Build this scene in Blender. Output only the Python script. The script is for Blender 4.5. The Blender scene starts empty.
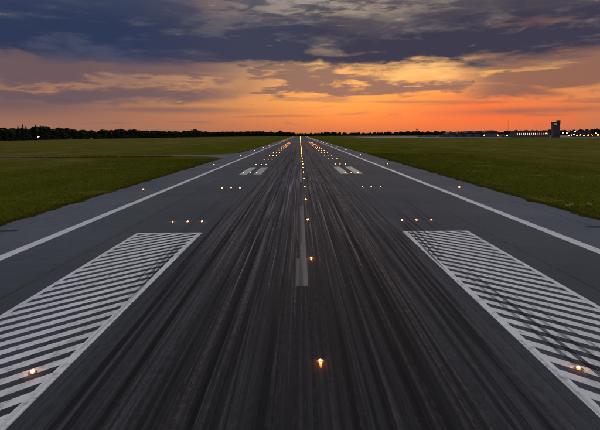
import bpy, bmesh, math, random
import numpy as np
from mathutils import Vector, Matrix

random.seed(7)
rng = np.random.default_rng(11)
sc = bpy.context.scene
R = math.radians

# ------------------------------------------------------------------ camera
cam_d = bpy.data.cameras.new('camera')
cam = bpy.data.objects.new('camera', cam_d)
sc.collection.objects.link(cam)
CAM_X, CAM_H, FPX = -0.15, 9.0, 454.0
cam.location = (CAM_X, 0.0, CAM_H)
cam.rotation_euler = (R(90), R(0.40), 0)
cam_d.sensor_width = 36.0
cam_d.lens = 36.0 * FPX / 600.0
cam_d.shift_y = -80.4 / 600.0
cam_d.clip_start = 0.1
cam_d.clip_end = 40000
sc.camera = cam

# ------------------------------------------------------------------ colour management / cycles
sc.view_settings.view_transform = 'Standard'
sc.view_settings.look = 'None'
sc.view_settings.exposure = 0.0
sc.view_settings.gamma = 1.0
sc.view_settings.use_curve_mapping = False
cy = sc.cycles
cy.use_denoising = True
cy.max_bounces = 6
cy.diffuse_bounces = 2
cy.glossy_bounces = 2
cy.transparent_max_bounces = 48
cy.caustics_reflective = False
cy.caustics_refractive = False

# ------------------------------------------------------------------ node helpers
class NT:
    """tiny expression helper round a node tree"""
    def __init__(self, tree):
        self.t = tree; self.n = tree.nodes; self.l = tree.links
    def put(self, sock, v):
        if isinstance(v, bpy.types.NodeSocket): self.l.new(v, sock)
        else: sock.default_value = v
    def math(self, op, a, b=0.0, c=0.0, clamp=False):
        m = self.n.new('ShaderNodeMath'); m.operation = op; m.use_clamp = clamp
        self.put(m.inputs[0], a); self.put(m.inputs[1], b); self.put(m.inputs[2], c)
        return m.outputs[0]
    def add(self, a, b): return self.math('ADD', a, b)
    def sub(self, a, b): return self.math('SUBTRACT', a, b)
    def mul(self, a, b): return self.math('MULTIPLY', a, b)
    def div(self, a, b): return self.math('DIVIDE', a, b)
    def smooth(self, x, lo, hi, out0=0.0, out1=1.0):
        m = self.n.new('ShaderNodeMapRange'); m.interpolation_type = 'SMOOTHSTEP'
        self.put(m.inputs['Value'], x)
        for k, v in (('From Min', lo), ('From Max', hi), ('To Min', out0), ('To Max', out1)):
            self.put(m.inputs[k], v)
        return m.outputs['Result']
    def gauss(self, x, c, s):
        d = self.div(self.sub(x, c), s)
        return self.math('EXPONENT', self.mul(self.mul(d, d), -1.0))
    def blob(self, x, y, cx, cyy, sx, sy):
        a = self.div(self.sub(x, cx), sx); b = self.div(self.sub(y, cyy), sy)
        return self.math('EXPONENT', self.mul(self.add(self.mul(a, a), self.mul(b, b)), -1.0))
    def mix(self, f, a, b):
        m = self.n.new('ShaderNodeMix'); m.data_type = 'RGBA'
        self.put(m.inputs['Factor'], f)
        for k, v in ((6, a), (7, b)):
            if isinstance(v, tuple): v = tuple(v) + (1.0,) if len(v) == 3 else v
            self.put(m.inputs[k], v)
        return m.outputs[2]
    def cmul(self, a, f):
        m = self.n.new('ShaderNodeVectorMath'); m.operation = 'SCALE'
        self.put(m.inputs[0], a); self.put(m.inputs['Scale'], f)
        return m.outputs[0]
    def cadd(self, a, b):
        m = self.n.new('ShaderNodeVectorMath'); m.operation = 'ADD'
        self.put(m.inputs[0], a); self.put(m.inputs[1], b)
        return m.outputs[0]
    def vec(self, x, y, z=0.0):
        m = self.n.new('ShaderNodeCombineXYZ')
        self.put(m.inputs[0], x); self.put(m.inputs[1], y); self.put(m.inputs[2], z)
        return m.outputs[0]
    def noise(self, v, scale=1.0, detail=4.0, rough=0.55, dist=0.0):
        m = self.n.new('ShaderNodeTexNoise')
        self.put(m.inputs['Vector'], v)
        m.inputs['Scale'].default_value = scale; m.inputs['Detail'].default_value = detail
        m.inputs['Roughness'].default_value = rough; m.inputs['Distortion'].default_value = dist
        return m.outputs['Fac']
    def ramp(self, x, stops, lo=0.0, hi=1.0):
        r = self.n.new('ShaderNodeValToRGB')
        self.put(r.inputs[0], self.div(self.sub(x, lo), hi - lo))
        e = r.color_ramp.elements
        while len(e) < len(stops): e.new(0.5)
        for el, (p, c) in zip(e, stops):
            el.position = (p - lo) / (hi - lo); el.color = tuple(c) + (1.0,)
        return r.outputs[0]

# ------------------------------------------------------------------ sky: dusk, sun just above the horizon behind cloud
SUN_AZ, SUN_EL = 9.0, 2.5            # degrees right of the runway axis, above the horizon
world = bpy.data.worlds.new('World'); sc.world = world
world.use_nodes = True
w = NT(world.node_tree)
for n in list(w.n): w.n.remove(n)
tc = w.n.new('ShaderNodeTexCoord')
sx = w.n.new('ShaderNodeSeparateXYZ'); w.l.new(tc.outputs['Generated'], sx.inputs[0])
dx, dy, dz = sx.outputs
DEG = 57.29578
az = w.mul(w.math('ARCTAN2', dx, dy), DEG)
zc = w.math('MAXIMUM', dz, 0.0)
el = w.mul(w.math('ARCSINE', zc), DEG)
# cloud layer coordinates (a flat deck overhead, squeezed towards the horizon)
zz = w.add(zc, 0.10)
deck = w.vec(w.div(dx, zz), w.div(dy, zz), 0.0)
n_big = w.noise(deck, 0.9, 5.0, 0.55, 0.3)
n_mid = w.noise(w.vec(w.mul(az, 0.075), w.mul(el, 0.30), 3.7), 1.0, 6.0, 0.58, 0.5)
n_fine = w.noise(w.vec(w.mul(az, 0.16), w.mul(el, 0.75), 9.1), 1.0, 7.0, 0.62, 0.6)
n_strk = w.noise(w.vec(w.mul(az, 0.045), w.mul(el, 0.95), 17.3), 1.0, 5.0, 0.55, 0.35)
azd = w.add(az, w.mul(w.sub(n_mid, 0.5), 14.0))
eld = w.add(el, w.add(w.mul(w.sub(n_mid, 0.5), 5.0), w.mul(w.sub(n_fine, 0.5), 2.4)))

nish = w.n.new('ShaderNodeTexSky'); nish.sky_type = 'NISHITA'; nish.sun_disc = False
nish.sun_elevation = R(SUN_EL); nish.sun_rotation = R(SUN_AZ)
nish.air_density = 1.6; nish.dust_density = 3.0; nish.altitude = 50

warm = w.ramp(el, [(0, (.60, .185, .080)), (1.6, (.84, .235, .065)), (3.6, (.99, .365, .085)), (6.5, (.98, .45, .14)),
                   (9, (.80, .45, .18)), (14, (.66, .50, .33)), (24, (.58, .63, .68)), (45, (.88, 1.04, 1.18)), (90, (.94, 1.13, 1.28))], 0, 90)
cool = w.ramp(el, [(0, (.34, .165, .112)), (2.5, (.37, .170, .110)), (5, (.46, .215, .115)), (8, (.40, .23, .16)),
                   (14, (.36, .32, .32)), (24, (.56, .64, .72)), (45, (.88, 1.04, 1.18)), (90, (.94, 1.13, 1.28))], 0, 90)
wgt = w.gauss(az, 9.0, w.smooth(az, -4.0, 22.0, 19.5, 26.0))
glow = w.mix(wgt, cool, warm)
red = w.mul(w.blob(azd, el, 22.0, 2.6, 11.0, 2.6), 0.90)
glow = w.mix(red, glow, (.95, .155, .050))
glow = w.cadd(w.cmul(glow, 0.97), w.cmul(nish.outputs[0], 0.010))

# --- low mauve layer with golden breaks
n_crisp = w.noise(w.vec(w.mul(az, 0.22), w.mul(el, 1.05), 23.0), 1.0, 8.0, 0.62, 0.4)
rag = w.sub(w.add(w.mul(n_crisp, 0.6), w.mul(n_fine, 0.4)), 0.5)
side = w.smooth(az, -30.0, 10.0)
mauve = w.mix(side, (.150, .098, .110), (.290, .155, .120))
mauve = w.mix(w.smooth(az, 16.0, 28.0), mauve, (.255, .118, .090))
low_l = w.mul(w.smooth(w.sub(eld, w.smooth(az, -24.0, -4.0, 0.0, 1.6)), 2.4, 4.6), w.smooth(az, 2.0, -14.0))
m_mid = w.add(w.blob(azd, eld, 1.0, 6.9, 11.0, 1.8), w.blob(azd, el, 14.5, 5.6, 7.5, 0.75))
m_mid = w.mul(w.smooth(w.add(m_mid, w.mul(rag, 3.4)), 0.22, 0.72), 0.92)
m_rgt = w.mul(w.smooth(w.add(eld, w.mul(rag, 3.0)), 3.5, 5.2), w.smooth(az, 17.0, 24.0))
m_lo2 = w.mul(w.blob(azd, el, -17.0, 3.1, 11.0, 0.45), 0.75)
m_lo3 = w.mul(w.blob(azd, el, 26.0, 2.5, 9.0, 0.4), 0.75)
m_lo4 = w.mul(w.blob(az, el, -34.0, 3.6, 14.0, 1.5), 0.9)
m = w.math('MAXIMUM', w.math('MAXIMUM', low_l, m_mid), w.math('MAXIMUM', w.mul(m_rgt, 0.9), w.math('MAXIMUM', m_lo2, w.math('MAXIMUM', m_lo3, m_lo4))))
strip = w.add(w.mul(w.blob(az, eld, -28.0, 5.9, 9.0, 0.28), 0.65), w.mul(w.blob(az, eld, -13.5, 6.2, 6.5, 0.34), 0.75))
brk = w.math('MAXIMUM', w.mul(w.smooth(n_strk, 0.60, 0.74), 0.45), strip)
m = w.math('MULTIPLY', m, w.math('SUBTRACT', 1.0, brk, clamp=True), clamp=True)
gold = w.add(w.blob(azd, eld, 15.5, 7.3, 5.2, 1.0), w.mul(w.blob(azd, w.sub(eld, w.mul(w.sub(az, 27.0), 0.08)), 26.0, 7.6, 5.0, 0.62), 0.85))
gold = w.smooth(w.add(gold, w.mul(rag, 3.6)), 0.36, 1.00)
m = w.mul(m, w.sub(1.0, gold))
glow = w.mix(w.mul(gold, 0.85), glow, w.mix(w.smooth(az, 18.0, 24.0), (1.0, .58, .20), (.80, .40, .105)))
thin = w.mul(w.smooth(w.add(n_strk, w.mul(rag, .25)), 0.52, 0.64), w.mul(w.smooth(el, 0.5, 1.8), 0.50))
m = w.math('MAXIMUM', m, thin)
col = w.mix(m, glow, mauve)
# --- the big dark bank
bank_lo = w.add(8.4, w.mul(w.smooth(az, 17.0, 31.0), 0.6))
bank = w.smooth(w.sub(w.add(eld, w.mul(rag, 3.0)), bank_lo), -0.7, 0.9)
bank = w.mul(bank, w.sub(1.0, w.mul(gold, 0.85)))
cream = w.mul(w.smooth(w.add(el, w.mul(rag, 5.0)), 13.9, 15.6), w.mul(w.smooth(az, -19.0, -11.0, 0.0, 1.0), w.smooth(az, 16.0, 6.0, 0.35, 1.0)))
cream = w.mul(cream, w.smooth(w.add(w.mul(n_crisp, 1.2), w.mul(n_mid, 0.5)), 0.80, 1.00))
cream = w.math('MAXIMUM', cream, w.mul(w.smooth(w.add(w.blob(azd, el, 27.5, 12.4, 5.0, 0.7), w.mul(rag, 4.0)), 0.35, 1.0), 0.8))
cream = w.math('MAXIMUM', cream, w.mul(w.smooth(w.add(w.blob(azd, el, 3.6, 10.4, 4.0, 1.1), w.mul(rag, 4.0)), 0.55, 1.3), 0.55))
bank = w.mul(bank, w.sub(1.0, w.mul(cream, 0.42)))
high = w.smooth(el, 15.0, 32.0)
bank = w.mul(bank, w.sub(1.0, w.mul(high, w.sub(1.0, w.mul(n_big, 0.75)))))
bside = w.smooth(az, -24.0, -6.0); bside2 = w.smooth(az, -4.0, 9.0)
dark = w.mix(bside2, w.mix(bside, (.028, .042, .096), (.050, .053, .092)), (.050, .045, .074))
lite = w.mix(bside2, w.mix(bside, (.058, .070, .122), (.125, .112, .130)), (.150, .128, .128))
tone = w.add(w.smooth(w.add(n_mid, w.mul(rag, .8)), 0.44, 0.70), w.mul(w.smooth(w.add(eld, w.mul(rag, 2.0)), 12.2, 15.0), 0.40))
tone = w.sub(tone, w.mul(w.blob(azd, eld, 21.0, 9.8, 15.0, 1.5), 0.9))
tone = w.sub(tone, w.mul(w.blob(azd, eld, -6.0, 11.0, 6.0, 1.7), 0.9))
tone = w.math('ADD', tone, w.mul(w.blob(azd, eld, 8.0, 12.5, 5.0, 1.6), 0.35), clamp=True)
bcol = w.mix(tone, dark, lite)
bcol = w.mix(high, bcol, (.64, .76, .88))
# a paler, thinner stretch along the foot of the bank on the left
foot = w.mul(w.blob(az, w.add(el, rag), -20.0, 7.6, 20.0, 1.2), 0.85)
bcol = w.mix(foot, bcol, (.145, .100, .125))
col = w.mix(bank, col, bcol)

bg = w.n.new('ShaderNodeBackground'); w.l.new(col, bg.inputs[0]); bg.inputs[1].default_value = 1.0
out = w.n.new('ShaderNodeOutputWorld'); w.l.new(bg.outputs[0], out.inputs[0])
world.cycles.sampling_method = 'MANUAL'; world.cycles.sample_map_resolution = 512

# ------------------------------------------------------------------ sun, low ahead and veiled by cloud
sun_d = bpy.data.lights.new('sun', 'SUN'); sun_d.energy = 0.25; sun_d.angle = R(10); sun_d.color = (1.0, .50, .22)
sun = bpy.data.objects.new('sun', sun_d); sc.collection.objects.link(sun)
sdir = Vector((math.sin(R(SUN_AZ)) * math.cos(R(SUN_EL)), math.cos(R(SUN_AZ)) * math.cos(R(SUN_EL)), math.sin(R(SUN_EL))))
sun.rotation_euler = (-sdir).to_track_quat('-Z', 'Y').to_euler()
sun.location = sdir * 3000

# ------------------------------------------------------------------ materials
MAT = {}
def new_mat(name):
    m = bpy.data.materials.new(name); m.use_nodes = True
    t = NT(m.node_tree); b = m.node_tree.nodes['Principled BSDF']
    MAT[name] = m
    return m, t, b
def obj_xyz(t):
    c = t.n.new('ShaderNodeTexCoord'); s = t.n.new('ShaderNodeSeparateXYZ')
    t.l.new(c.outputs['Object'], s.inputs[0])
    return c.outputs['Object'], s.outputs[0], s.outputs[1], s.outputs[2]
def world_xyz(t):
    c = t.n.new('ShaderNodeNewGeometry'); s = t.n.new('ShaderNodeSeparateXYZ')
    t.l.new(c.outputs['Position'], s.inputs[0])
    return c.outputs['Position'], s.outputs[0], s.outputs[1], s.outputs[2]
def bump(t, b, h, strength=0.3, dist=0.01):
    n = t.n.new('ShaderNodeBump'); n.inputs['Strength'].default_value = strength; n.inputs['Distance'].default_value = dist
    t.put(n.inputs['Height'], h); t.l.new(n.outputs[0], b.inputs['Normal'])
def plain(name, col, rough=0.6, metal=0.0, var=0.25, scale=3.0):
    m, t, b = new_mat(name)
    p, x, y, z = world_xyz(t)
    n = t.noise(p, scale, 4.0)
    f = t.smooth(n, 0.3, 0.7)
    a = tuple(c * (1 - var) for c in col); c2 = tuple(min(1, c * (1 + var)) for c in col)
    t.put(b.inputs['Base Color'], t.mix(f, a, c2))
    b.inputs['Roughness'].default_value = rough; b.inputs['Metallic'].default_value = metal
    return m
def emit(name, col, strength):
    m, t, b = new_mat(name)
    b.inputs['Base Color'].default_value = (.3, .3, .3, 1)
    b.inputs['Emission Color'].default_value = tuple(col) + (1,)
    b.inputs['Emission Strength'].default_value = strength
    return m

def tracks(t, x, y, wdt, ln, seed, lo, hi):
    """separate straight tyre tracks: one random strength for each cell wdt metres wide and about ln metres long"""
    xs = t.add(t.div(t.add(x, t.mul(t.math('SINE', t.mul(t.add(y, seed * 31.0), 0.007 + 0.001 * seed)), 0.16)), wdt), seed * 7.31)
    ci = t.math('FLOOR', xs)
    r1 = t.n.new('ShaderNodeTexWhiteNoise'); r1.noise_dimensions = '2D'; t.l.new(t.vec(ci, seed * 3.7), r1.inputs['Vector'])
    ys_ = t.add(t.div(y, ln), t.mul(r1.outputs['Value'], 9.0)); cj = t.math('FLOOR', ys_)
    r2 = t.n.new('ShaderNodeTexWhiteNoise'); r2.noise_dimensions = '3D'; t.l.new(t.vec(ci, cj, seed), r2.inputs['Vector'])
    f = t.math('FRACT', xs); g = t.math('FRACT', ys_)
    side_ = t.mul(t.smooth(f, 0.0, 0.12), t.smooth(f, 1.0, 0.88))
    ends = t.mul(t.smooth(g, 0.0, 0.10), t.smooth(g, 1.0, 0.55))
    return t.mul(t.mul(side_, ends), t.smooth(r2.outputs['Value'], lo, hi))

def rubber_field(t, x, y):
    """rubber laid down along the wheel tracks: 0..1"""
    ax = t.math('ABSOLUTE', x)
    lobes = t.add(t.mul(t.gauss(ax, 4.6, 3.6), 1.0), t.mul(t.gauss(ax, 0.0, 2.6), 0.55))
    s1 = t.noise(t.vec(t.mul(x, 2.2), t.mul(y, 0.010), 0.0), 1.0, 3.0, 0.6)
    s2 = t.noise(t.vec(t.mul(x, 9.0), t.mul(y, 0.040), 5.0), 1.0, 4.0, 0.75)
    s3 = t.noise(t.vec(t.mul(x, 0.55), t.mul(y, 0.006), 11.0), 1.0, 2.0, 0.5)
    st = t.add(t.add(t.mul(s1, 0.45), t.mul(s2, 0.35)), t.mul(s3, 0.35))
    return lobes, st, s1, s2

# asphalt of the runway
m, t, b = new_mat('runway_asphalt')
p, x, y, z = world_xyz(t)
lobes, st, s1, s2 = rubber_field(t, x, y)
ax = t.math('ABSOLUTE', x)
patch = t.noise(p, 0.06, 5.0, 0.6)
grain = t.noise(p, 14.0, 3.0, 0.7)
coarse = t.noise(p, 1.3, 6.0, 0.7)
lane = t.noise(t.vec(t.math('FLOOR', t.div(t.add(x, 0.4), 5.6)), t.mul(y, 0.004), 2.0), 1.7, 2.0)
base = t.mix(t.smooth(patch, 0.3, 0.7), (.060, .071, .086), (.098, .112, .130))
base = t.mix(t.smooth(lane, 0.35, 0.65, 0.0, 0.50), base, (.048, .054, .062))
base = t.mix(t.smooth(ax, 22.7, 23.0), base, t.mix(t.smooth(patch, 0.3, 0.7), (.088, .104, .126), (.132, .150, .174)))
base = t.mix(t.smooth(coarse, 0.42, 0.75, 0.0, 0.40), base, (.036, .041, .049))
base = t.mix(t.smooth(grain, 0.35, 0.75, 0.0, 0.35), base, (.150, .155, .165))
# paving seams every lane and a few sealed cracks
seam = t.math('ABSOLUTE', t.sub(t.math('FRACT', t.add(t.div(t.add(x, t.mul(t.sub(coarse, .5), .12)), 5.6), 0.5)), 0.5))
base = t.mix(t.mul(t.smooth(seam, 0.016, 0.004), t.smooth(coarse, 0.35, 0.6, 0.25, 0.8)), base, (.020, .022, .025))
vor = t.n.new('ShaderNodeTexVoronoi'); vor.feature = 'DISTANCE_TO_EDGE'; vor.inputs['Scale'].default_value = 0.11
cw = t.n.new('ShaderNodeTexNoise'); cw.inputs['Scale'].default_value = 0.5; cw.inputs['Detail'].default_value = 5.0; t.l.new(p, cw.inputs['Vector'])
t.l.new(t.cadd(p, t.cmul(cw.outputs['Color'], 3.0)), vor.inputs['Vector'])
base = t.mix(t.mul(t.smooth(vor.outputs['Distance'], 0.010, 0.003), t.smooth(patch, 0.48, 0.60, 0.0, 0.42)), base, (.018, .019, .022))
# scrubbed dusty streaks between the rubber, then the rubber itself as separate overlapping tyre tracks
s5 = t.noise(t.vec(t.mul(x, 15.0), t.mul(y, 0.045), 8.0), 1.0, 3.0, 0.7)
core = t.gauss(x, 0.0, 8.6)
rub = t.math('MULTIPLY', t.mul(lobes, t.smooth(st, 0.47, 0.66, 0.25, 1.0)), t.smooth(y, 1100.0, 300.0), clamp=True)
near = t.smooth(y, 85.0, 20.0)
rub = t.math('ADD', t.mul(rub, t.smooth(y, 20.0, 60.0, 0.62, 0.38)), t.mul(t.mul(core, near), 0.60), clamp=True)
base = t.mix(t.mul(rub, 0.92), base, (.0145, .0135, .0145))
la = t.math('MAXIMUM', tracks(t, x, y, .075, 18.0, 1.0, .35, 1.0), tracks(t, x, y, .14, 38.0, 2.0, .45, 1.0))
la = t.mul(t.mul(la, t.smooth(s5, 0.38, 0.58, 0.35, 1.0)), t.mul(t.add(t.gauss(ax, 4.6, 3.4), t.mul(t.gauss(ax, 0.0, 2.5), .4)), t.mul(t.smooth(y, 18.0, 50.0, 0.26, 1.45), t.smooth(y, 60.0, 140.0, 1.0, 0.7))))
bite = t.noise(t.vec(x, t.mul(y, 0.35), 0.0), 6.0, 5.0, 0.75)
la = t.mul(la, t.smooth(bite, 0.38, 0.58, 0.30, 1.15))
base = t.mix(t.math('MULTIPLY', la, t.smooth(s1, 0.36, 0.60, 0.40, 1.05), clamp=True), base, (.345, .268, .282))
da = t.math('MAXIMUM', t.math('MAXIMUM', tracks(t, x, y, .10, 22.0, 3.0, .35, .9), tracks(t, x, y, .17, 30.0, 8.0, .50, .95)), tracks(t, x, y, .24, 40.0, 4.0, .66, 1.0))
da = t.mul(da, t.mul(t.add(core, t.mul(t.gauss(ax, 9.0, 2.2), .25)), t.smooth(s5, 0.34, 0.56, 0.5, 1.0)))
da = t.mul(da, t.smooth(bite, 0.64, 0.42, 0.40, 1.0))
base = t.mix(t.math('MULTIPLY', da, 1.0, clamp=True), base, (.010, .0095, .0105))
t.put(b.inputs['Base Color'], base)
t.put(b.inputs['Roughness'], t.smooth(rub, 0.0, 1.0, 0.92, 0.80))
b.inputs['Specular IOR Level'].default_value = 0.22
bump(t, b, t.add(grain, t.mul(coarse, 0.4)), 0.45, 0.012)

def simple_asphalt(name, c0, c1):
    m, t, b = new_mat(name)
    p, x, y, z = world_xyz(t)
    n = t.noise(p, 0.12, 4.0); g = t.noise(p, 9.0, 3.0)
    t.put(b.inputs['Base Color'], t.mix(t.smooth(g, 0.4, 0.8, 0.0, 0.3), t.mix(t.smooth(n, 0.3, 0.7), c0, c1), (.14, .14, .14)))
    b.inputs['Roughness'].default_value = 0.8
    bump(t, b, g, 0.3, 0.01)
simple_asphalt('taxiway_asphalt', (.070, .076, .086), (.100, .106, .116))
simple_asphalt('road_concrete', (.15, .147, .145), (.21, .206, .20))

# white runway paint, chipped and streaked with rubber
def paint(name, wear, rubber_amount, c=(.62, .64, .67)):
    m, t, b = new_mat(name)
    p, x, y, z = world_xyz(t)
    lobes, st, s1, s2 = rubber_field(t, x, y)
    n = t.noise(p, 2.6, 6.0, 0.65); n2 = t.noise(p, 22.0, 3.0, 0.6); n3 = t.noise(p, 0.35, 3.0)
    c1 = t.mix(t.smooth(n3, 0.3, 0.7), tuple(v * 0.90 for v in c), c)
    c1 = t.mix(t.smooth(n2, 0.55, 0.75, 0.0, 0.35), c1, (.28, .28, .29))
    c1 = t.mix(t.mul(t.smooth(n, 0.58 - 0.25 * wear, 0.70), 0.45 + 0.5 * wear), c1, (.10, .105, .115))
    ax = t.math('ABSOLUTE', x)
    tk = t.math('MAXIMUM', tracks(t, x, y, .17, 9.0, 6.0, .55, 1.0), tracks(t, x, y, .30, 17.0, 7.0, .62, 1.0))
    tk = t.mul(tk, t.add(t.smooth(ax, 13.0, 9.0, 0.12, 0.75), 0.0))
    c1 = t.mix(t.math('MULTIPLY', t.add(t.mul(t.smooth(st, 0.52, 0.74), rubber_amount), t.mul(tk, min(1.0, rubber_amount * 1.6))), 1.0, clamp=True), c1, (.03, .03, .032))
    t.put(b.inputs['Base Color'], c1); b.inputs['Roughness'].default_value = 0.62
paint('runway_paint', 0.25, 0.22, (.86, .87, .88))
paint('edge_line_paint', 0.15, 0.12, (.80, .81, .80))
paint('worn_centre_paint', 0.9, 0.85, (.165, .145, .142))
paint('touchdown_paint', 0.15, 0.35, (.56, .55, .54))

# fresh rubber streaks, thin enough to see through
m, t, b = new_mat('tyre_rubber')
p, x, y, z = world_xyz(t)
uv = t.n.new('ShaderNodeUVMap'); su = t.n.new('ShaderNodeSeparateXYZ'); t.l.new(uv.outputs[0], su.inputs[0])
u, v = su.outputs[0], su.outputs[1]
s = t.noise(t.vec(t.mul(x, 26.0), t.mul(y, 0.05), 0.0), 1.0, 3.0, 0.6)
s4 = t.noise(t.vec(t.mul(x, 3.0), t.mul(y, 0.10), 4.0), 1.0, 3.0, 0.6)
a = t.mul(t.smooth(t.math('ABSOLUTE', t.sub(u, 0.5)), 0.5, 0.36), t.mul(t.smooth(v, 0.0, 0.25), t.smooth(v, 1.0, 0.45)))
a = t.mul(t.mul(a, t.smooth(s, 0.30, 0.62, 0.25, 1.0)), t.smooth(s4, 0.25, 0.60, 0.35, 1.0))
att = t.n.new('ShaderNodeAttribute'); att.attribute_name = 'weight'
a = t.mul(a, att.outputs['Fac'])
b.inputs['Base Color'].default_value = (.010, .010, .0115, 1); b.inputs['Roughness'].default_value = 0.80; b.inputs['Specular IOR Level'].default_value = 0.25
t.put(b.inputs['Alpha'], a)

# grass
def grass_mat(name, k):
    m, t, b = new_mat(name)
    p, x, y, z = world_xyz(t)
    ax = t.math('ABSOLUTE', x)
    n1 = t.noise(p, 0.012, 5.0, 0.6); n2 = t.noise(t.vec(x, t.mul(y, 0.45), 0.0), 0.09, 5.0, 0.6); n3 = t.noise(p, 1.6, 5.0, 0.7); n4 = t.noise(p, 9.0, 3.0, 0.7)
    f = t.add(t.mul(t.smooth(ax, 36.0, 150.0), 0.62), t.mul(t.sub(n1, 0.45), 0.9))
    c = t.mix(t.math('MULTIPLY', f, 1.0, clamp=True), (.097 * k, .101 * k, .010 * k), (.205 * k, .158 * k, .042 * k))
    c = t.mix(t.smooth(n2, 0.42, 0.62, 0.0, 0.50), c, (.066 * k, .073 * k, .004 * k))
    c = t.mix(t.smooth(n3, 0.45, 0.75, 0.0, 0.45), c, (.155 * k, .142 * k, .024 * k))
    c = t.mix(t.smooth(n4, 0.45, 0.75, 0.0, 0.40), c, (.052 * k, .058 * k, .004 * k))
    mow = t.noise(t.vec(t.math('FLOOR', t.div(t.add(ax, t.mul(n2, 1.5)), 6.5)), t.mul(y, 0.003), 3.0), 1.9, 1.0)
    c = t.mix(t.smooth(mow, 0.40, 0.62, 0.0, 0.38), c, (.064 * k, .074 * k, .004 * k))
    dry = t.noise(p, 0.05, 6.0, 0.68)
    c = t.mix(t.smooth(dry, 0.54, 0.70, 0.0, 0.60), c, (.225 * k, .178 * k, .052 * k))
    t.put(b.inputs['Base Color'], c); b.inputs['Roughness'].default_value = 0.95
    b.inputs['Specular IOR Level'].default_value = 0.0
    if name == 'grass_ground': bump(t, b, t.add(n3, n4), 0.6, 0.12)
    else:                      # thin blades scatter light from all round: shade them by a mostly upward normal
        gm = t.n.new('ShaderNodeNewGeometry'); vm = t.cadd(t.cmul(gm.outputs['Normal'], 0.35), (0, 0, .8))
        nn = t.n.new('ShaderNodeVectorMath'); nn.operation = 'NORMALIZE'; t.l.new(vm, nn.inputs[0]); t.l.new(nn.outputs[0], b.inputs['Normal'])
grass_mat('grass_ground', 1.0)
grass_mat('grass_blades', 1.30)
plain('weed_leaf', (.36, .38, .12), 0.8, 0, 0.3, 6.0)
def foliage(name, c0, c1):
    m, t, b = new_mat(name)
    p, x, y, z = world_xyz(t)
    n = t.noise(p, 0.18, 4.0, 0.6)
    t.put(b.inputs['Base Color'], t.mix(t.smooth(n, 0.35, 0.65), c0, c1)); b.inputs['Roughness'].default_value = 0.9
    b.inputs['Specular IOR Level'].default_value = 0.1
foliage('forest_leaves', (.018, .026, .014), (.045, .055, .026))
foliage('conifer_needles', (.014, .022, .014), (.030, .042, .022))
plain('bark', (.045, .035, .028), 0.9)
plain('fixture_metal', (.16, .15, .14), 0.45, 0.6)
plain('galvanised_steel', (.20, .20, .21), 0.5, 0.7)
plain('dark_iron', (.016, .016, .018), 0.55, 0.4)
plain('drain_concrete', (.085, .088, .092), 0.85)
plain('tower_cladding', (.070, .066, .105), 0.6)
plain('tower_dark', (.030, .028, .036), 0.6)
plain('glass_dark', (.035, .045, .085), 0.12)
plain('terminal_wall', (.10, .095, .095), 0.7)
plain('roof_dark', (.045, .042, .045), 0.8)
plain('hangar_wall', (.050, .046, .065), 0.6)
plain('hangar_roof', (.060, .045, .060), 0.7)
plain('hangar_door', (.11, .105, .14), 0.5)
plain('shed_wall', (.17, .165, .18), 0.7)
plain('van_paint', (.70, .70, .70), 0.35, 0, 0.06)
plain('tyre_black', (.015, .015, .015), 0.8)
plain('mast_red', (.20, .05, .04), 0.6)
plain('channel_metal', (.10, .095, .09), 0.35)
emit('centre_lamp', (1.0, .27, .028), 140.0)
emit('centre_halo', (1.0, .34, .045), 1.0)  # dim amber emission standing in for the halo round the lamp
emit('touchdown_lamp', (1.0, .29, .065), 95.0)
emit('touchdown_halo', (1.0, .36, .10), 0.9)  # same painted-in halo glow for the touchdown lamps
emit('edge_lamp', (1.0, .31, .075), 40.0)
emit('lit_window_white', (1.0, .86, .66), 1.2)
emit('lit_window_rose', (1.0, .34, .26), 0.55)
emit('lit_window_green', (.80, .85, .35), 0.6)
emit('lamp_orange', (1.0, .27, .025), 220.0)
emit('lamp_white', (1.0, .55, .24), 60.0)

# ------------------------------------------------------------------ mesh helpers
COL = sc.collection
def mesh_obj(name, mesh, mat=None, parent=None, loc=None):
    o = bpy.data.objects.new(name, mesh); COL.objects.link(o)
    if mat and not mesh.materials: mesh.materials.append(MAT[mat])
    if parent: o.parent = parent
    if loc: o.location = loc
    return o
def pyd(name, verts, faces, mat=None, parent=None, loc=None):
    me = bpy.data.meshes.new(name); me.from_pydata([tuple(v) for v in verts], [], [tuple(f) for f in faces]); me.update()
    return mesh_obj(name, me, mat, parent, loc)
def box_bm(bm, x0, x1, y0, y1, z0, z1):
    v = [bm.verts.new(q) for q in ((x0,y0,z0),(x1,y0,z0),(x1,y1,z0),(x0,y1,z0),(x0,y0,z1),(x1,y0,z1),(x1,y1,z1),(x0,y1,z1))]
    for f in ((3,2,1,0),(4,5,6,7),(0,1,5,4),(1,2,6,5),(2,3,7,6),(3,0,4,7)): bm.faces.new([v[i] for i in f])
def cyl_bm(bm, x, y, z0, z1, r0, r1, seg=12, cap=True):
    a = [bm.verts.new((x + r0 * math.cos(2*math.pi*i/seg), y + r0 * math.sin(2*math.pi*i/seg), z0)) for i in range(seg)]
    c = [bm.verts.new((x + r1 * math.cos(2*math.pi*i/seg), y + r1 * math.sin(2*math.pi*i/seg), z1)) for i in range(seg)]
    for i in range(seg): bm.faces.new((a[i], a[(i+1) % seg], c[(i+1) % seg], c[i]))
    if cap: bm.faces.new(a[::-1]); bm.faces.new(c)
def lathe_bm(bm, prof, seg=12):
    rings = []
    for r, z in prof:
        rings.append([bm.verts.new((r * math.cos(2*math.pi*i/seg), r * math.sin(2*math.pi*i/seg), z)) for i in range(seg)])
    for a, c in zip(rings, rings[1:]):
        for i in range(seg): bm.faces.new((a[i], a[(i+1) % seg], c[(i+1) % seg], c[i]))
    bm.faces.new(rings[0][::-1]); bm.faces.new(rings[-1])
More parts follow.
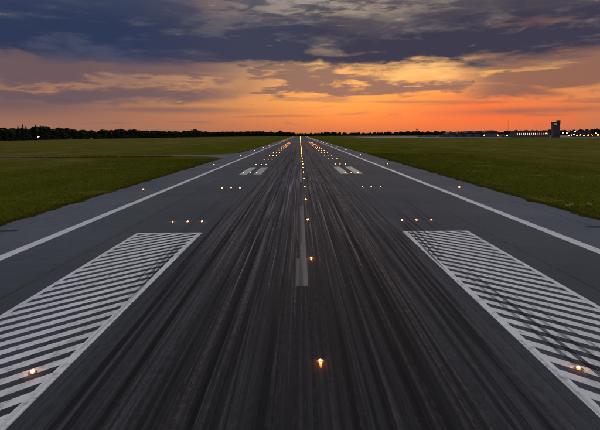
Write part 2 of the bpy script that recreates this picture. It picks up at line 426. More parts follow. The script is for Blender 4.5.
def fin(bm, name, mat, parent=None, loc=None, smooth=False):
    me = bpy.data.meshes.new(name); bm.to_mesh(me); bm.free()
    if smooth:
        for p_ in me.polygons: p_.use_smooth = True
    return mesh_obj(name, me, mat, parent, loc)
def boxes(name, mat, rects, parent=None, loc=None):
    bm = bmesh.new()
    for r_ in rects: box_bm(bm, *r_)
    return fin(bm, name, mat, parent, loc)
def empty(name, loc, rz=0.0):
    o = bpy.data.objects.new(name, None); COL.objects.link(o); o.location = loc; o.rotation_euler.z = rz
    o.empty_display_size = 0.2
    return o
def tag(o, label=None, cat=None, group=None, kind=None):
    for k, v_ in (('label', label), ('category', cat), ('group', group), ('kind', kind)):
        if v_: o[k] = v_
    return o
def copy_tree(o, parent=None):
    c = o.copy(); COL.objects.link(c); c.parent = parent
    for ch in list(o.children): copy_tree(ch, c)
    return c
def at_px(px, Y):             # lateral position of photo column px at distance Y
    return (px - 300.0) / FPX * Y + CAM_X
ORD = ['first','second','third','fourth','fifth','sixth','seventh','eighth','ninth','tenth','eleventh','twelfth']

# ------------------------------------------------------------------ setting: ground, runway, taxiway, road, apron
gz = -0.04
g = pyd('ground', [(-14000,-600,gz),(14000,-600,gz),(14000,16000,gz),(-14000,16000,gz)], [(0,1,2,3)], 'grass_ground')
tag(g, kind='structure')

RW, RY0, RY1 = 30.55, -60.0, 2000.0
bm = bmesh.new()
ys = [RY0] + list(np.linspace(0, RY1, 41))
top = [[bm.verts.new((sx_, yy, 0.0)) for sx_ in (-RW, RW)] for yy in ys]
for a_, c_ in zip(top, top[1:]): bm.faces.new((a_[0], a_[1], c_[1], c_[0]))
bot = [[bm.verts.new((sx_ * 1.002, yy, -0.12)) for sx_ in (-RW, RW)] for yy in ys]
for (a_, c_), (d_, e_) in zip(zip(top, top[1:]), zip(bot, bot[1:])):
    bm.faces.new((a_[0], c_[0], e_[0], d_[0])); bm.faces.new((a_[1], d_[1], e_[1], c_[1]))
runway = fin(bm, 'runway', 'runway_asphalt'); tag(runway, kind='structure')

# exit taxiway on the left, flared where it meets the runway
flare = []
for i in range(9):
    a_ = i / 8 * math.pi / 2
    flare.append((-RW - 24 + 24 * math.cos(a_) , 194.5 - 20 + 20 * math.sin(a_)))
far = [(x_, 400.5 - y_ + 0.0) for x_, y_ in flare[::-1]]
poly = flare + [(-640, 194.5)] + [(-640, 206.0)] + [(x_, y_) for x_, y_ in far]
pv = [(x_, y_, -0.004) for x_, y_ in poly]
tx = pyd('exit_taxiway', pv, [tuple(range(len(pv)))[::-1]], 'taxiway_asphalt'); tag(tx, kind='structure')
rd = pyd('perimeter_road', [(-634, 300, 0),(-622, 300, 0),(-596, 1900, 0),(-608, 1900, 0)], [(0,1,2,3)], 'road_concrete'); tag(rd, kind='structure')
ap = pyd('apron', [(170,1180,0),(300,1010,0),(560,858,0),(1300,858,0),(1300,1500,0),(170,1500,0)], [(0,1,2,3,4,5)], 'road_concrete'); tag(ap, kind='structure')

# ------------------------------------------------------------------ painted markings (parts of the runway)
ZP = 0.004
def sheet(name, x0, x1, y0, y1, mat, parent, z=ZP, n=1):
    yy = np.linspace(y0, y1, n + 1); vs = []; fs = []
    for q in yy: vs += [(x0, q, z), (x1, q, z)]
    for i in range(n): fs.append((2*i, 2*i+1, 2*i+3, 2*i+2))
    return pyd(name, vs, fs, mat, parent)
for s_, nm in ((-1, 'left'), (1, 'right')):
    xa, xb = sorted((s_ * 21.98, s_ * 22.92))
    e_ = sheet('edge_line', xa, xb, RY0, RY1, 'edge_line_paint', runway, n=20)
    e_['label'] = 'solid white line along the ' + nm + ' edge of the runway'

def clip(poly, nx, ny, d):       # keep nx*x + ny*y <= d
    outp = []
    for i in range(len(poly)):
        p0, p1 = poly[i], poly[(i+1) % len(poly)]
        a0 = nx*p0[0] + ny*p0[1] - d; a1 = nx*p1[0] + ny*p1[1] - d
        if a0 <= 0: outp.append(p0)
        if a0 * a1 < 0:
            k = a0 / (a0 - a1); outp.append((p0[0] + k*(p1[0]-p0[0]), p0[1] + k*(p1[1]-p0[1])))
    return outp
HY0, HY1 = -3.0, 42.0
for s_, nm in ((-1, 'left'), (1, 'right')):
    xi, xo = 9.25, 15.3                       # inner and outer edge
    bi, bo, bf = 0.38, 0.30, 0.30             # border widths
    rects = [(xi, xi+bi, HY0, HY1), (xo-bo, xo, HY0, HY1), (xi+bi, xo-bo, HY1-bf, HY1), (xi+bi, xo-bo, HY0, HY0+bf)]
    vs, fs = [], []
    for (a_, b_, c_, d_) in rects:
        k = len(vs)
        q = [(s_*a_, c_, ZP), (s_*b_, c_, ZP), (s_*b_, d_, ZP), (s_*a_, d_, ZP)]
        if s_ < 0: q = q[::-1]
        vs += q; fs.append((k, k+1, k+2, k+3))
    am = pyd('aiming_point_marking', vs, fs, 'runway_paint', runway)
    am['label'] = 'white hatched aiming point block to the ' + nm + ' of the rubber-streaked centre'
    inner = [(xi+bi, HY0+bf), (xo-bo, HY0+bf), (xo-bo, HY1-bf), (xi+bi, HY1-bf)]
    per, wid = 1.25, 0.66
    c_ = HY0 + 3
    while c_ < HY1 + 18:
        # stripe: c <= y + x <= c + wid  (runs inward and away)
        pl = clip(inner, 1, 1, c_ + wid); pl = clip(pl, -1, -1, -c_) if len(pl) > 2 else []
        if len(pl) > 2:
            q = [(s_*x_, y_, ZP) for x_, y_ in pl]
            if s_ < 0: q = q[::-1]
            pyd('stripe', q, [tuple(range(len(q)))], 'runway_paint', am)
        c_ += per
for s_, nm in ((-1, 'left'), (1, 'right')):
    for xa in (9.1, 12.35):
        xx = sorted((s_*xa, s_*(xa+1.8)))
        sheet('touchdown_bar', xx[0], xx[1], 103.5, 126, 'touchdown_paint', runway)
sheet('centreline_dash', -0.47, 0.27, 27.0, 33.0, 'worn_centre_paint', runway)
sheet('centreline_dash', -0.22, 0.24, 33.0, 57.0, 'worn_centre_paint', runway)
yy = 87.0
while yy < 1950:
    sheet('centreline_dash', -0.24, 0.24, yy, yy + 30, 'worn_centre_paint', runway); yy += 60

# rubber skid streaks: hundreds overlap, one piece of wear on the runway
vs, fs, uvs, wts = [], [], [], []
def streak(x, y0, ln, wd, drift, wt):
    n = 6; k0 = len(vs); z_ = 0.006 + 0.00002 * len(fs) / n
    bend = random.uniform(-1, 1) * drift * 0.6
    for i in range(n + 1):
        q = i / n; xc = x + drift * q + bend * q * q
        for s_ in (0, 1):
            vs.append((xc + (s_ - .5) * wd, y0 + ln * q, z_)); wts.append(wt)
    for i in range(n):
        fs.append((k0+2*i, k0+2*i+1, k0+2*i+3, k0+2*i+2))
        uvs.extend([(0, i/n), (1, i/n), (1, (i+1)/n), (0, (i+1)/n)])
for i in range(210):
    x_ = random.choice((-1, 1)) * abs(random.gauss(5.0, 2.1)) if random.random() < .8 else random.uniform(-8.5, 8.5)
    streak(x_, random.uniform(-40, 240), random.uniform(40, 160), random.uniform(.12, .30), random.gauss(0, .22), random.uniform(.25, .70))
for x_, y0, ln, wd, dr, wt in [(-7.7, 8, 42, .34, -.9, .95), (-7.2, 6, 34, .30, -.9, .9), (-8.3, 24, 40, .28, -.5, .85), (-6.3, 4, 60, .3, -.7, .8),
        (7.4, 10, 40, .34, .9, .9), (8.0, 20, 34, .30, .5, .9), (6.6, 6, 50, .30, .8, .85), (8.5, 30, 40, .25, .5, .8), (-3.6, 6, 50, .34, -.2, .7), (2.6, 4, 60, .32, .3, .7), (1.5, 6, 24, .30, .1, .75), (-1.5, 6, 24, .34, .1, .65),
        (9.7, 30, 24, .26, .9, .9), (10.2, 31, 26, .22, .9, .85), (10.9, 32, 26, .20, 1.0, .7), (9.3, 28, 26, .2, 1.0, .7),
        (11.0, 12, 24, .28, -.3, .85), (10.5, 15, 20, .24, -.3, .75), (11.9, 12, 14, .26, -.6, .7), (12.6, 15, 18, .16, -1.6, .45),
        (-9.5, 23, 20, .22, -.7, .75), (-9.9, 27, 14, .26, -.5, .8), (-10.3, 26, 15, .2, -.4, .6), (-12.9, 26, 10, .18, 1.2, .45), (12.3, 36, 30, .18, 1.1, .5), (13.2, 40, 34, .18, 1.3, .45)]:
    streak(x_, y0, ln, wd, dr, wt)
me = bpy.data.meshes.new('skid_marks'); me.from_pydata(vs, [], fs)
ul = me.uv_layers.new(name='UVMap')
ul.data.foreach_set('uv', np.array(uvs, dtype=np.float32).ravel())
at_ = me.attributes.new('weight', 'FLOAT', 'POINT'); at_.data.foreach_set('value', np.array(wts, dtype=np.float32))
tag(mesh_obj('skid_marks', me, 'tyre_rubber', runway), kind='stuff')

# ------------------------------------------------------------------ runway lights
def inset_light(name, lens_mat, ring_mat):
    root = empty(name, (0, 0, 0))
    bm = bmesh.new(); lathe_bm(bm, [(.16, .004), (.16, .012), (.145, .020), (.12, .022), (.03, .022)], 14); fin(bm, 'housing', 'fixture_metal', root)
    bm = bmesh.new(); lathe_bm(bm, [(.085, .022), (.080, .036), (.06, .042), (.045, .044)], 14); fin(bm, 'halo_ring', ring_mat, root, smooth=True)  # glowing ring added to imitate the orange halo round the lens
    bm = bmesh.new(); lathe_bm(bm, [(.056, .044), (.054, .072), (.036, .088), (.008, .090)], 12); fin(bm, 'lens', lens_mat, root, smooth=True)
    boxes('light_channel', 'channel_metal', [(-.045, .045, -.50, -.162, .004, .009)], root)
    return root
def edge_light(name):
    root = empty(name, (0, 0, 0))
    bm = bmesh.new(); lathe_bm(bm, [(.17, .004), (.17, .02), (.15, .035), (.05, .045)], 12); fin(bm, 'base_plate', 'fixture_metal', root)
    bm = bmesh.new(); cyl_bm(bm, 0, 0, .045, .27, .03, .03, 8); fin(bm, 'stem', 'galvanised_steel', root)
    bm = bmesh.new(); lathe_bm(bm, [(.04, .27), (.09, .285), (.09, .31)], 12); fin(bm, 'collar', 'fixture_metal', root)
    bm = bmesh.new(); lathe_bm(bm, [(.065, .31), (.080, .34), (.082, .38), (.065, .42), (.03, .44), (.01, .445)], 12); fin(bm, 'lens', 'edge_lamp', root, smooth=True)
    return root

c0 = inset_light('centreline_light', 'centre_lamp', 'centre_halo'); used = False
yy, i = 18.0, 0
while yy < 1990:
    o = c0 if i == 0 else copy_tree(c0)
    o.location = (0.6, yy, 0)
    if i == 0: lab = 'lone inset centreline light nearest the camera on black rubber-streaked asphalt'
    elif i == 1: lab = 'inset centreline light beside the near end of the pale centre dash'
    elif i < 12: lab = 'glowing inset centreline light, %s of its row counted from the camera' % ORD[i]
    else: lab = 'tiny centreline light in the unbroken far row running to the horizon'
    tag(o, lab, 'runway light', 'centreline lights down the runway')
    yy += 15.0; i += 1
t0_ = inset_light('touchdown_zone_light', 'touchdown_lamp', 'touchdown_halo'); first = True
for r_ in range(19):
    Y = 17.3 + 29.9 * r_
    for s_, nm in ((-1, 'left'), (1, 'right')):
        for x_, pos in ((10.4, 'inner'), (11.9, 'middle'), (13.45, 'outer')):
            if r_ == 0 and pos != 'inner': continue
            o = t0_ if first else copy_tree(t0_); first = False
            o.location = (s_ * x_, Y, ZP if r_ == 0 else 0)
            if r_ == 0: lab = 'single inset light among the near stripes of the %s hatched marking' % nm
            elif r_ == 1: lab = '%s of three inset lights just beyond the %s hatched marking' % (pos, nm)
            elif r_ == 3: lab = '%s inset light at the near end of the %s white touchdown bars' % (pos, nm)
            elif r_ < 8: lab = '%s inset light of the %s three-light row from the camera, %s side' % (pos, ORD[r_ - 1], nm)
            else: lab = 'tiny touchdown zone light in the crowded far rows on the %s side' % nm
            tag(o, lab, 'runway light', 'touchdown zone lights in rows of three')
e0 = edge_light('runway_edge_light'); first = True
for s_, nm in ((-1, 'left'), (1, 'right')):
    for i in range(33):
        Y = 13.0 + 60.0 * i
        if i == 0: continue
        o = e0 if first else copy_tree(e0); first = False
        o.location = (s_ * 25.4, Y, 0)
        if i < 9: lab = 'raised runway edge light on the %s shoulder, %s from the camera' % (nm, ORD[i - 1])
        else: lab = 'tiny far runway edge light close to the horizon on the %s edge' % nm
        tag(o, lab, 'runway light', 'raised lights along the runway edges')

# ------------------------------------------------------------------ drains in the shoulders
for s_, nm in ((-1, 'left'), (1, 'right')):
    d_ = empty('drain_grate', (s_ * 28.3, 43.4, 0)); tag(d_, 'dark drain grate let into the %s asphalt shoulder near the grass' % nm, 'drain', 'drains in the shoulders')
    boxes('frame', 'dark_iron', [(-1.1, 1.1, -.42, -.34, -.02, .010), (-1.1, 1.1, .34, .42, -.02, .010), (-1.1, -1.02, -.34, .34, -.02, .010), (1.02, 1.1, -.34, .34, -.02, .010)], d_)
    boxes('well', 'dark_iron', [(-1.02, 1.02, -.34, .34, .001, .004)], d_)
    for k in range(17):
        boxes('bar', 'dark_iron', [(-.99 + k * .12, -.93 + k * .12, -.34, .34, .004, .012)], d_)

# ------------------------------------------------------------------ grass blades along the runway and over the near field
def tufts(n, xr, yr, hr, per, power=1.0):
    x = xr[0] + (xr[1] - xr[0]) * rng.random(n) ** power
    y = yr[0] + (yr[1] - yr[0]) * rng.random(n)
    h = hr[0] + (hr[1] - hr[0]) * rng.random(n)
    return np.repeat(np.stack([x, y, h], 1), per, 0)
P = []
for s_ in (-1, 1):
    for (n, xr, yr, hr, per, pw) in [(9000, (30.35, 31.3), (36, 190), (.10, .30), 4, 1.0), (5000, (30.4, 31.4), (190, 420), (.12, .30), 3, 1.0),
                                     (26000, (31.0, 75.0), (36, 210), (.06, .18), 3, 1.9)]:
        a_ = tufts(n, xr, yr, hr, per, pw)
        wob = .45 * np.sin(a_[:, 1] * .9 + s_) * np.sin(a_[:, 1] * .23) + .12 * np.sin(a_[:, 1] * 2.7)
        a_[:, 0] = s_ * (a_[:, 0] + wob * np.exp(-(a_[:, 0] - 30.3)))
        P.append(a_)
v_ = tufts(9000, (-330, -52), (191.5, 194.2), (.30, .60), 3); P.append(v_)
v_ = tufts(2500, (-330, -52), (206.2, 208.0), (.20, .45), 3); P.append(v_)
P = np.concatenate(P)
keep = ~((P[:, 0] < -30) & (P[:, 1] > 172) & (P[:, 1] < 229) & ((P[:, 0] > -55) | ((P[:, 1] > 194.3) & (P[:, 1] < 206.2))))
P = P[keep]
N = len(P)
bx_ = P[:, 0] + rng.normal(0, .05, N); by_ = P[:, 1] + rng.normal(0, .05, N)
ang = rng.random(N) * 6.283; wd = .018 + .022 * rng.random(N) + .00012 * P[:, 1]; lean = rng.normal(0, .4, (N, 2)) * P[:, 2:3]
V = np.empty((N, 3, 3), dtype=np.float32)
V[:, 0] = np.stack([bx_ - wd * np.cos(ang), by_ - wd * np.sin(ang), np.full(N, gz - .01)], 1)
V[:, 1] = np.stack([bx_ + wd * np.cos(ang), by_ + wd * np.sin(ang), np.full(N, gz - .01)], 1)
V[:, 2] = np.stack([bx_ + lean[:, 0], by_ + lean[:, 1], gz + P[:, 2] * (0.7 + .6 * rng.random(N))], 1)
def soup(name, V, k, mat, parent=None):
    """V: (n, k, 3) separate k-gons"""
    n = len(V); me = bpy.data.meshes.new(name)
    me.vertices.add(n * k); me.vertices.foreach_set('co', np.ascontiguousarray(V, dtype=np.float32).ravel())
    me.loops.add(n * k); me.loops.foreach_set('vertex_index', np.arange(n * k, dtype=np.int32))
    me.polygons.add(n); me.polygons.foreach_set('loop_start', np.arange(0, n * k, k, dtype=np.int32))
    me.polygons.foreach_set('loop_total', np.full(n, k, dtype=np.int32))
    me.update(calc_edges=True)
    return mesh_obj(name, me, mat, parent)
tag(soup('grass', V, 3, 'grass_blades'), 'olive green grass growing on both sides of the runway', 'grass', kind='stuff')

# a few pale weeds on the right verge
def weed(x, y, hgt, n, label):
    root = empty('weed_plant', (x, y, gz)); tag(root, label, 'plant', 'pale weeds on the right verge')
    L = []; S = []
    for k in range(n):
        a_ = random.uniform(0, 6.283); tip = Vector((math.cos(a_) * hgt * random.uniform(.2, .8), math.sin(a_) * hgt * random.uniform(.2, .8), hgt * random.uniform(.6, 1.0)))
        sd = Vector((-math.sin(a_), math.cos(a_), 0))
        S.append([(-sd * .012), (sd * .012), tip + sd * .008, tip - sd * .008])
        for q in range(5):
            c_ = tip * (.35 + .14 * q); b_ = random.uniform(0, 6.283); dv = Vector((math.cos(b_), math.sin(b_), random.uniform(.1, .6))) * hgt * .32
            pn = Vector((-math.sin(b_), math.cos(b_), .2)) * hgt * .10
            L.append([c_, c_ + dv * .5 + pn, c_ + dv, c_ + dv * .5 - pn])
    for nm_, A, mt in (('stem', S, 'weed_leaf'), ('leaves', L, 'weed_leaf')):
        soup(nm_, np.array([[tuple(q) for q in f] for f in A], dtype=np.float32), 4, mt, root)
weed(32.0, 54.6, .55, 12, 'pale leafy weed closest to the asphalt on the right grass verge')
weed(33.0, 55.6, .45, 9, 'middle one of three pale weeds on the right grass verge')
weed(34.6, 55.0, .60, 13, 'pale leafy weed farthest from the asphalt on the right verge')

# ------------------------------------------------------------------ trees
def broad_proto(seed, h, r):
    q = np.random.default_rng(seed); F = []
    lob = [(q.normal(0, r * .45), q.normal(0, r * .45), h * q.uniform(.35, .85), r * q.uniform(.45, .75)) for _ in range(7)]
    for (cx, cy_, cz, rr) in lob:
        for _ in range(22):
            d = q.normal(0, 1, 3); d /= np.linalg.norm(d); c = np.array([cx, cy_, cz]) + d * rr * q.uniform(.45, 1.22) * np.array([1, 1, 1.0])
            c[2] = min(c[2], h * q.uniform(.92, 1.08))
            u_ = q.normal(0, 1, 3); u_ /= np.linalg.norm(u_); v_ = np.cross(u_, d + .3 * q.normal(0, 1, 3)); v_ /= np.linalg.norm(v_) + 1e-6
            s_ = r * q.uniform(.10, .26)
            F.append([c - u_*s_, c - v_*s_*.7, c + u_*s_, c + v_*s_*.7])
    for _ in range(14):      # low skirt of undergrowth
        c = np.array([q.normal(0, r * .7), q.normal(0, r * .5), h * q.uniform(.03, .35)]); a_ = q.uniform(0, 3.14); s_ = r * q.uniform(.35, .6)
        u_ = np.array([math.cos(a_), math.sin(a_), 0]) * s_; v_ = np.array([0, 0, s_ * .9])
        F.append([c - u_, c - v_, c + u_, c + v_])
    for k in range(4):
        a0, a1 = k * 1.571, (k + 1) * 1.571
        F.append([np.array([.3*math.cos(a0), .3*math.sin(a0), -.1]), np.array([.3*math.cos(a1), .3*math.sin(a1), -.1]), np.array([.15*math.cos(a1), .15*math.sin(a1), h*.6]), np.array([.15*math.cos(a0), .15*math.sin(a0), h*.6])])
    return np.array(F)
def spire_proto(seed, h, r):
    q = np.random.default_rng(seed); F = []
    for _ in range(110):
        z_ = h * (q.random() ** 1.2); rr = r * (1 - z_ / h) * q.uniform(.3, 1.1) + .1; a_ = q.uniform(0, 6.283)
        c = np.array([math.cos(a_) * rr * .6, math.sin(a_) * rr * .6, z_]); dv = np.array([math.cos(a_), math.sin(a_), -.35]) * (rr * .7 + .35)
        sd = np.array([-math.sin(a_), math.cos(a_), .1]) * (rr * .35 + .3)
        F.append([c - dv*.5, c + sd, c + dv, c - sd])
    return np.array(F)
protos = [broad_proto(k, 1.0, .30) for k in range(5)] + [spire_proto(40 + k, 1.15, .17) for k in range(3)]
def along(pts, step, depth, rows):
    for (a_, b_) in zip(pts, pts[1:]):
        a_, b_ = np.array(a_, float), np.array(b_, float); L = np.linalg.norm(b_ - a_); nrm = np.array([-(b_ - a_)[1], (b_ - a_)[0]]) / L
        for k in range(int(L / step)):
            for r_ in range(rows):
                yield a_ + (b_ - a_) * (k + rng.random()) * step / L + nrm * (depth * (r_ + rng.random() * .8) / rows)
def forest(name, pts, step, depth, rows, h0, h1, label):
    F = []
    for c in along(pts, step, depth, rows):
        h = rng.uniform(h0, h1) * (1 + .16 * math.sin(c[1] * .013 + c[0] * .021) * math.sin(c[1] * .0047 + 1.3)) * (1.15 if rng.random() < .1 else 1); p_ = protos[[0,1,2,3,4,5,6,7,5,6,7][rng.integers(0, 11)]]
        a_ = rng.uniform(0, 6.283); Rm = np.array([[math.cos(a_), -math.sin(a_), 0], [math.sin(a_), math.cos(a_), 0], [0, 0, 1]])
        F.append(p_ @ Rm.T * np.array([h, h, h]) + np.array([c[0], c[1], 0]))
    o = soup(name, np.concatenate(F), 4, 'forest_leaves'); tag(o, label, 'forest', kind='stuff')
forest('forest', [(-690, 560), (-650, 1100), (-610, 1500), (-430, 2250), (-100, 2620)], 5.0, 38, 3, 17, 24, 'long dark belt of woodland closing the field on the left')
forest('forest', [(-190, 2620), (250, 2750), (640, 2450), (1000, 1800), (1250, 1500), (1500, 1100)], 6.0, 40, 2, 13, 19, 'low dark line of far woods behind the airport')

def conifer(x, y, h, r, label):
    root = empty('conifer_tree', (x, y, gz)); tag(root, label, 'tree', 'tall conifers standing above the wood on the left')
    bm = bmesh.new(); cyl_bm(bm, 0, 0, -.2, h * .55, .35, .22, 8); cyl_bm(bm, 0, 0, h * .55, h * .97, .22, .05, 8); fin(bm, 'trunk', 'bark', root)
    q = np.random.default_rng(int(h * 10 + abs(x))); F = []
    for k in range(420):
        z_ = h * (.12 + .88 * q.random() ** .9); rr = 1.5 * r * (1 - z_ / h) ** .75 * q.uniform(.35, 1.15) + .35; a_ = q.uniform(0, 6.283)
        c = np.array([math.cos(a_) * rr * .5, math.sin(a_) * rr * .5, z_]); dv = np.array([math.cos(a_), math.sin(a_), -.4]) * (rr * .6 + .3)
        sd = np.array([-math.sin(a_), math.cos(a_), .25]) * (rr * .36 + .45)
        F.append([c - dv*.4, c + sd, c + dv, c - sd])
    soup('crown', np.array(F), 4, 'conifer_needles', root)
for px, Y, h, r, lab in [(5.5, 975, 28.5, 4.5, 'conifer near the left photo edge, rounded tip just above the wood'),
                         (18, 965, 33.0, 3.8, 'leftmost of the close group of tall dark conifers in the wood'),
                         (22.5, 960, 36.0, 4.2, 'tallest conifer in the dark wood on the left'),
                         (26, 968, 32.0, 3.9, 'conifer just right of the tallest one in the dark wood'),
                         (35.5, 972, 34.5, 3.8, 'conifer behind the bright floodlight, left one of the pair'),
                         (40.5, 968, 33.0, 3.6, 'conifer behind the bright floodlight, right one of the pair')]:
    conifer(at_px(px, Y), Y, h, r, lab)

# ------------------------------------------------------------------ lamp masts and airport buildings
def mast(name, px, Y, h, mat_l, label, head=1.0, group=None, cat='lamp post'):
    root = empty(name, (at_px(px, Y), Y, 0)); tag(root, label, cat, group)
    bm = bmesh.new(); cyl_bm(bm, 0, 0, -.05, h, .16, .09, 8); fin(bm, 'pole', 'galvanised_steel', root)
    boxes('arm', 'galvanised_steel', [(-.9 * head, .9 * head, -.08, .08, h, h + .16)], root)
    for k in (-1, 0, 1):
        boxes('lamp_head', 'fixture_metal', [(k*.65*head - .28*head, k*.65*head + .28*head, -.22, .25, h - .42*head, h)], root)
        boxes('lamp', mat_l, [(k*.65*head - .25*head, k*.65*head + .25*head, -.27, -.222, h - .40*head, h - .03)], root)
mast('floodlight_mast', 38.5, 930, 8.6, 'lamp_white', 'bright white floodlight on a pole in front of the left wood', 1.6)
for px, Y, h, mt, lab in [(562.6, 900, 9.0, 'lamp_white', 'white lamp post just right of the control tower'),
        (566.8, 890, 8.5, 'lamp_white', 'brightest white lamp post right of the control tower'),
        (571.8, 880, 4.6, 'lamp_white', 'low lamp post under the long dark building, leftmost of its row'),
        (577, 876, 4.2, 'lamp_orange', 'low orange lamp in the middle of the row under the long building'),
        (580.6, 880, 4.6, 'lamp_white', 'low white lamp beside the middle orange one'),
        (588, 870, 4.6, 'lamp_orange', 'brightest orange lamp, near the right photo edge'),
        (575, 905, 12.0, 'lamp_white', 'tall lamp post rising above the long dark building'),
        (596, 900, 8.0, 'lamp_white', 'white lamp post at the far right photo edge'),
        (545.8, 890, 8.5, 'lamp_white', 'white lamp post between terminal and control tower'),
        (568.5, 874, 3.8, 'lamp_orange', 'low orange lamp nearest to the foot of the control tower'),
        (584, 872, 3.8, 'lamp_orange', 'low orange lamp just left of the brightest orange one'),
        (592, 872, 4.4, 'lamp_orange', 'orange lamp in front of the pale grey building'),
        (573.8, 876, 5.5, 'lamp_orange', 'orange lamp between the two left low white ones'),
        (598, 874, 4.6, 'lamp_orange', 'orange lamp hard against the right photo edge'),
        (507, 940, 4.0, 'lamp_white', 'lone low lamp left of the terminal by the thin mast'),
        (498, 1020, 5.0, 'lamp_white', 'lamp post in front of the widest hangar'),
        (484, 1040, 5.0, 'lamp_white', 'lamp post in front of the hangar second from the right')]:
    mast('apron_lamp_post', px, Y, h, mt, lab, 1.0, 'lamp posts on the apron')

# control tower
TY = 870.0
tw = empty('control_tower', (at_px(556.8, TY), TY, 0)); tag(tw, 'dark slab-like airport control tower with stepped top right of the terminal', 'control tower')
boxes('shaft', 'tower_cladding', [(-8.6, 8.6, 0, 12, -.1, 25.0)], tw)
boxes('cab', 'tower_dark', [(-9.2, 5.0, -.8, 12.6, 27.6, 29.6)], tw)
boxes('cab_glazing', 'glass_dark', [(-8.8, 4.8, -.5, 12.3, 25.0, 27.6)], tw)
boxes('lit_strip', 'lit_window_green', [(-6.5, -.5, -.56, -.505, 25.3, 26.9)], tw)
boxes('stair_core', 'tower_dark', [(5.0, 9.4, -.6, 12.2, 25.0, 32.6)], tw)
boxes('core_cap', 'tower_cladding', [(4.4, 9.9, -1.1, 12.8, 32.6, 33.2)], tw)
bm = bmesh.new(); cyl_bm(bm, -3, 5, 29.6, 33.0, .08, .04, 6); fin(bm, 'antenna', 'galvanised_steel', tw)
for f in range(7):
    for k in range(5):
        boxes('window', 'glass_dark', [(-7.6 + k*3.2, -5.4 + k*3.2, -.06, -.003, 2.2 + f*3.2, 4.2 + f*3.2)], tw)
for k in range(6):
    boxes('fin', 'tower_dark', [(-8.2 + k*3.2 - .25, -8.2 + k*3.2 + .25, -.25, -.003, .0, 24.8)], tw)

for ch in tw.children:
    for v_ in ch.data.vertices: v_.co.x *= 0.74; v_.co.y *= 0.62

# terminal
Y = 930.0
tm = empty('terminal_building', (at_px(533, Y), Y, 0)); tag(tm, 'long low terminal with a row of bright lit windows left of the tower', 'building')
boxes('wall', 'terminal_wall', [(-35, 35, 0, 26, -.1, 11.5)], tm)
boxes('roof', 'roof_dark', [(-36, 36, -2, 27, 11.5, 13.2)], tm)
for k in range(16):
    mt = 'lit_window_white' if k < 10 else 'lit_window_rose'
    wn = boxes('window', 'fixture_metal', [(-33 + k*4.1, -31.1 + k*4.1, -.10, -.003, 5.4, 9.2)], tm)
    boxes('pane', mt, [(-32.8 + k*4.1, -31.3 + k*4.1, -.14, -.103, 5.6, 9.0)], wn)
for k in range(8):
    boxes('roof_unit', 'roof_dark', [(-30 + k*8, -27.5 + k*8, 6, 9, 13.2, 14.0 + .5 * (k % 3))], tm)
boxes('door', 'glass_dark', [(-2, 2, -.08, -.003, 0, 3.2)], tm)

# long building on the right
Y = 935.0
lb = empty('long_building', (at_px(584, Y), Y, 0)); tag(lb, 'long dark flat-roofed building behind the orange lamps at right', 'building')
boxes('wall', 'tower_dark', [(-18, 18, 0, 18, -.1, 12.2)], lb); boxes('roof', 'roof_dark', [(-18.6, 18.6, -.6, 18.6, 12.2, 13.2)], lb)
for k in range(10): boxes('window', 'glass_dark', [(-16.6 + k*3.4, -14.2 + k*3.4, -.05, -.003, 7, 9.4)], lb)
rb = empty('grey_building', (at_px(603, 930.0), 930.0, 0)); tag(rb, 'pale grey low building cut off by the right photo edge', 'building')
boxes('wall', 'terminal_wall', [(-18, 30, 0, 18, -.1, 7.0)], rb); boxes('roof', 'roof_dark', [(-18.5, 30.5, -.5, 18.5, 7.0, 8.0)], rb)
for k in range(8): boxes('window', 'glass_dark', [(-16 + k*5, -13 + k*5, -.05, -.003, 3.0, 5.0)], rb)

# hangars
def hangar(px, Y, wd, h, label, doors=6):
    root = empty('hangar', (at_px(px, Y), Y, 0)); tag(root, label, 'hangar', 'hangars along the apron')
    hw = wd / 2
    boxes('wall', 'hangar_wall', [(-hw, hw, 0, 34, -.1, h * .68)], root)
    n = 8; vs, fs = [], []
    for i in range(n + 1):
        q = -1 + 2 * i / n
        zz_ = h * .68 + (h * .32) * (1 - q * q)
        vs += [(q * (hw + .5), -1.2, zz_), (q * (hw + .5), 35, zz_)]
    for i in range(n): fs.append((2*i, 2*i+2, 2*i+3, 2*i+1))
    fs.append(tuple(2*i for i in range(n, -1, -1))); fs.append(tuple(2*i + 1 for i in range(n + 1)))
    fs.append((0, 1, 2*n+1, 2*n))
    pyd('roof', vs, fs, 'hangar_roof', root)
    dw = (wd - 3) / doors
    for k in range(doors):
        boxes('door_panel', 'hangar_door', [(-hw + 1.5 + k*dw + .08, -hw + 1.5 + (k+1)*dw - .08, -.2 - .12*(k % 2), -.005 - .12*(k % 2), .0, h * .52)], root)
hangar(452.5, 1120, 22, 13.0, 'leftmost dark-roofed hangar of the row on the apron')
hangar(461.5, 1110, 20, 13.5, 'hangar second from the left in the apron row')
hangar(470, 1090, 18, 15.0, 'middle hangar of the apron row, a little taller')
hangar(479, 1080, 22, 15.0, 'hangar second from the right in the apron row')
hangar(492, 1060, 34, 16.0, 'widest hangar, at the right end of the apron row', 8)
def shed(name, px, Y, wd, dp, h, label):
    root = empty(name, (at_px(px, Y), Y, 0)); tag(root, label, 'building')
    boxes('wall', 'shed_wall', [(-wd/2, wd/2, 0, dp, -.1, h)], root); boxes('roof', 'roof_dark', [(-wd/2 - .4, wd/2 + .4, -.4, dp + .4, h, h + .7)], root)
    for k in range(max(2, int(wd / 7))): boxes('door', 'glass_dark', [(-wd/2 + 2 + k*7, -wd/2 + 5 + k*7, -.05, -.003, 0, h * .6)], root)
shed('low_shed', 431, 1210, 30, 12, 5.5, 'long low pale shed on the apron left of the hangars')
shed('low_shed', 442, 1180, 16, 10, 6.5, 'short pale shed right beside the leftmost hangar')
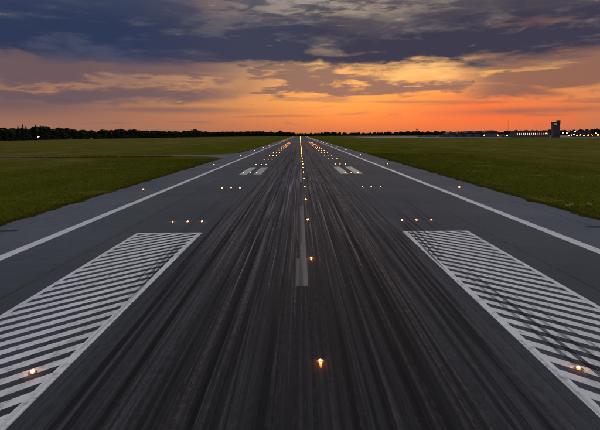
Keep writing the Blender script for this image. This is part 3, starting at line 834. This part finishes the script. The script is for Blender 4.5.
shed('low_shed', 421, 1240, 14, 10, 5.0, 'small pale shed below the ball-topped mast')
shed('low_shed', 508, 1000, 26, 12, 6.5, 'pale shed at the foot of the thin mast left of the terminal')

# ball-topped radar mast, thin masts
rt = empty('radar_mast', (at_px(417, 1300), 1300, 0)); tag(rt, 'dark ball on a thin mast above the far tree line', 'mast')
bm = bmesh.new(); cyl_bm(bm, 0, 0, -.1, 19, .5, .3, 8); fin(bm, 'mast', 'tower_dark', rt)
bm = bmesh.new(); cyl_bm(bm, 0, 0, 19, 19.5, 2.2, 2.6, 12); fin(bm, 'platform', 'tower_dark', rt)
bm = bmesh.new(); bmesh.ops.create_icosphere(bm, subdivisions=2, radius=2.5, matrix=Matrix.Translation((0, 0, 21.6))); fin(bm, 'ball', 'tower_dark', rt, smooth=True)
for px, Y, h, lab in [(508.2, 960, 36.0, 'tall thin lattice mast left of the lit terminal'), (519, 980, 33.0, 'slightly shorter thin mast behind the lit terminal')]:
    root = empty('lattice_mast', (at_px(px, Y), Y, 0)); tag(root, lab, 'mast', 'thin masts by the terminal')
    for k in range(3):
        a_ = k * 2.094; bm = bmesh.new(); cyl_bm(bm, .35 * math.cos(a_), .35 * math.sin(a_), -.1, h, .06, .05, 6); fin(bm, 'leg', 'mast_red', root)
    bm = bmesh.new()
    for j in range(int(h / 1.5)):
        for k in range(3):
            a0, a1 = k * 2.094, (k + 1) * 2.094
            p0 = Vector((.35*math.cos(a0), .35*math.sin(a0), j*1.5)); p1 = Vector((.35*math.cos(a1), .35*math.sin(a1), j*1.5 + 1.5)); o3 = Vector((0, 0, .05))
            bm.faces.new([bm.verts.new(q) for q in (p0 - o3, p1 - o3, p1 + o3, p0 + o3)])
    fin(bm, 'bracing', 'mast_red', root)

# white vans on the perimeter road
def van(px, Y, rz, label):
    X = -628 + (Y - 300) * 26 / 1600.0
    root = empty('parked_van', (X, Y, 0), rz); tag(root, label, 'van', 'white vans on the far road')
    bm = bmesh.new()
    prof = [(-2.7, .45), (2.7, .45), (2.75, 1.1), (1.9, 1.35), (1.3, 2.35), (-2.7, 2.45)]
    a_ = [bm.verts.new((x_, -.95, z_)) for x_, z_ in prof]; c_ = [bm.verts.new((x_, .95, z_)) for x_, z_ in prof]
    bm.faces.new(a_); bm.faces.new(c_[::-1])
    for i in range(6): bm.faces.new((a_[(i+1) % 6], a_[i], c_[i], c_[(i+1) % 6]))
    fin(bm, 'body', 'van_paint', root)
    pyd('windscreen', [(1.92, -.8, 1.40), (1.92, .8, 1.40), (1.36, .8, 2.28), (1.36, -.8, 2.28)], [(0,1,2,3)], 'glass_dark', root)
    for s_ in (-1, 1):
        boxes('side_window', 'glass_dark', [(.3, 1.2, min(s_*.953, s_*.97), max(s_*.953, s_*.97), 1.45, 2.1)], root)
        for x_ in (-1.7, 1.75):
            bm = bmesh.new(); cyl_bm(bm, 0, 0, -.12, .12, .36, .36, 14)
            bmesh.ops.transform(bm, matrix=Matrix.Translation((x_, s_*.88, .36)) @ Matrix.Rotation(R(90), 4, 'X'), verts=bm.verts)
            fin(bm, 'wheel', 'tyre_black', root)
van(68, 1215, R(20), 'white van on the far road, nearest to the floodlight')
van(86, 1330, R(75), 'white van on the far road, middle one of three')
van(115, 1530, R(10), 'white van on the far road, farthest from the floodlight')
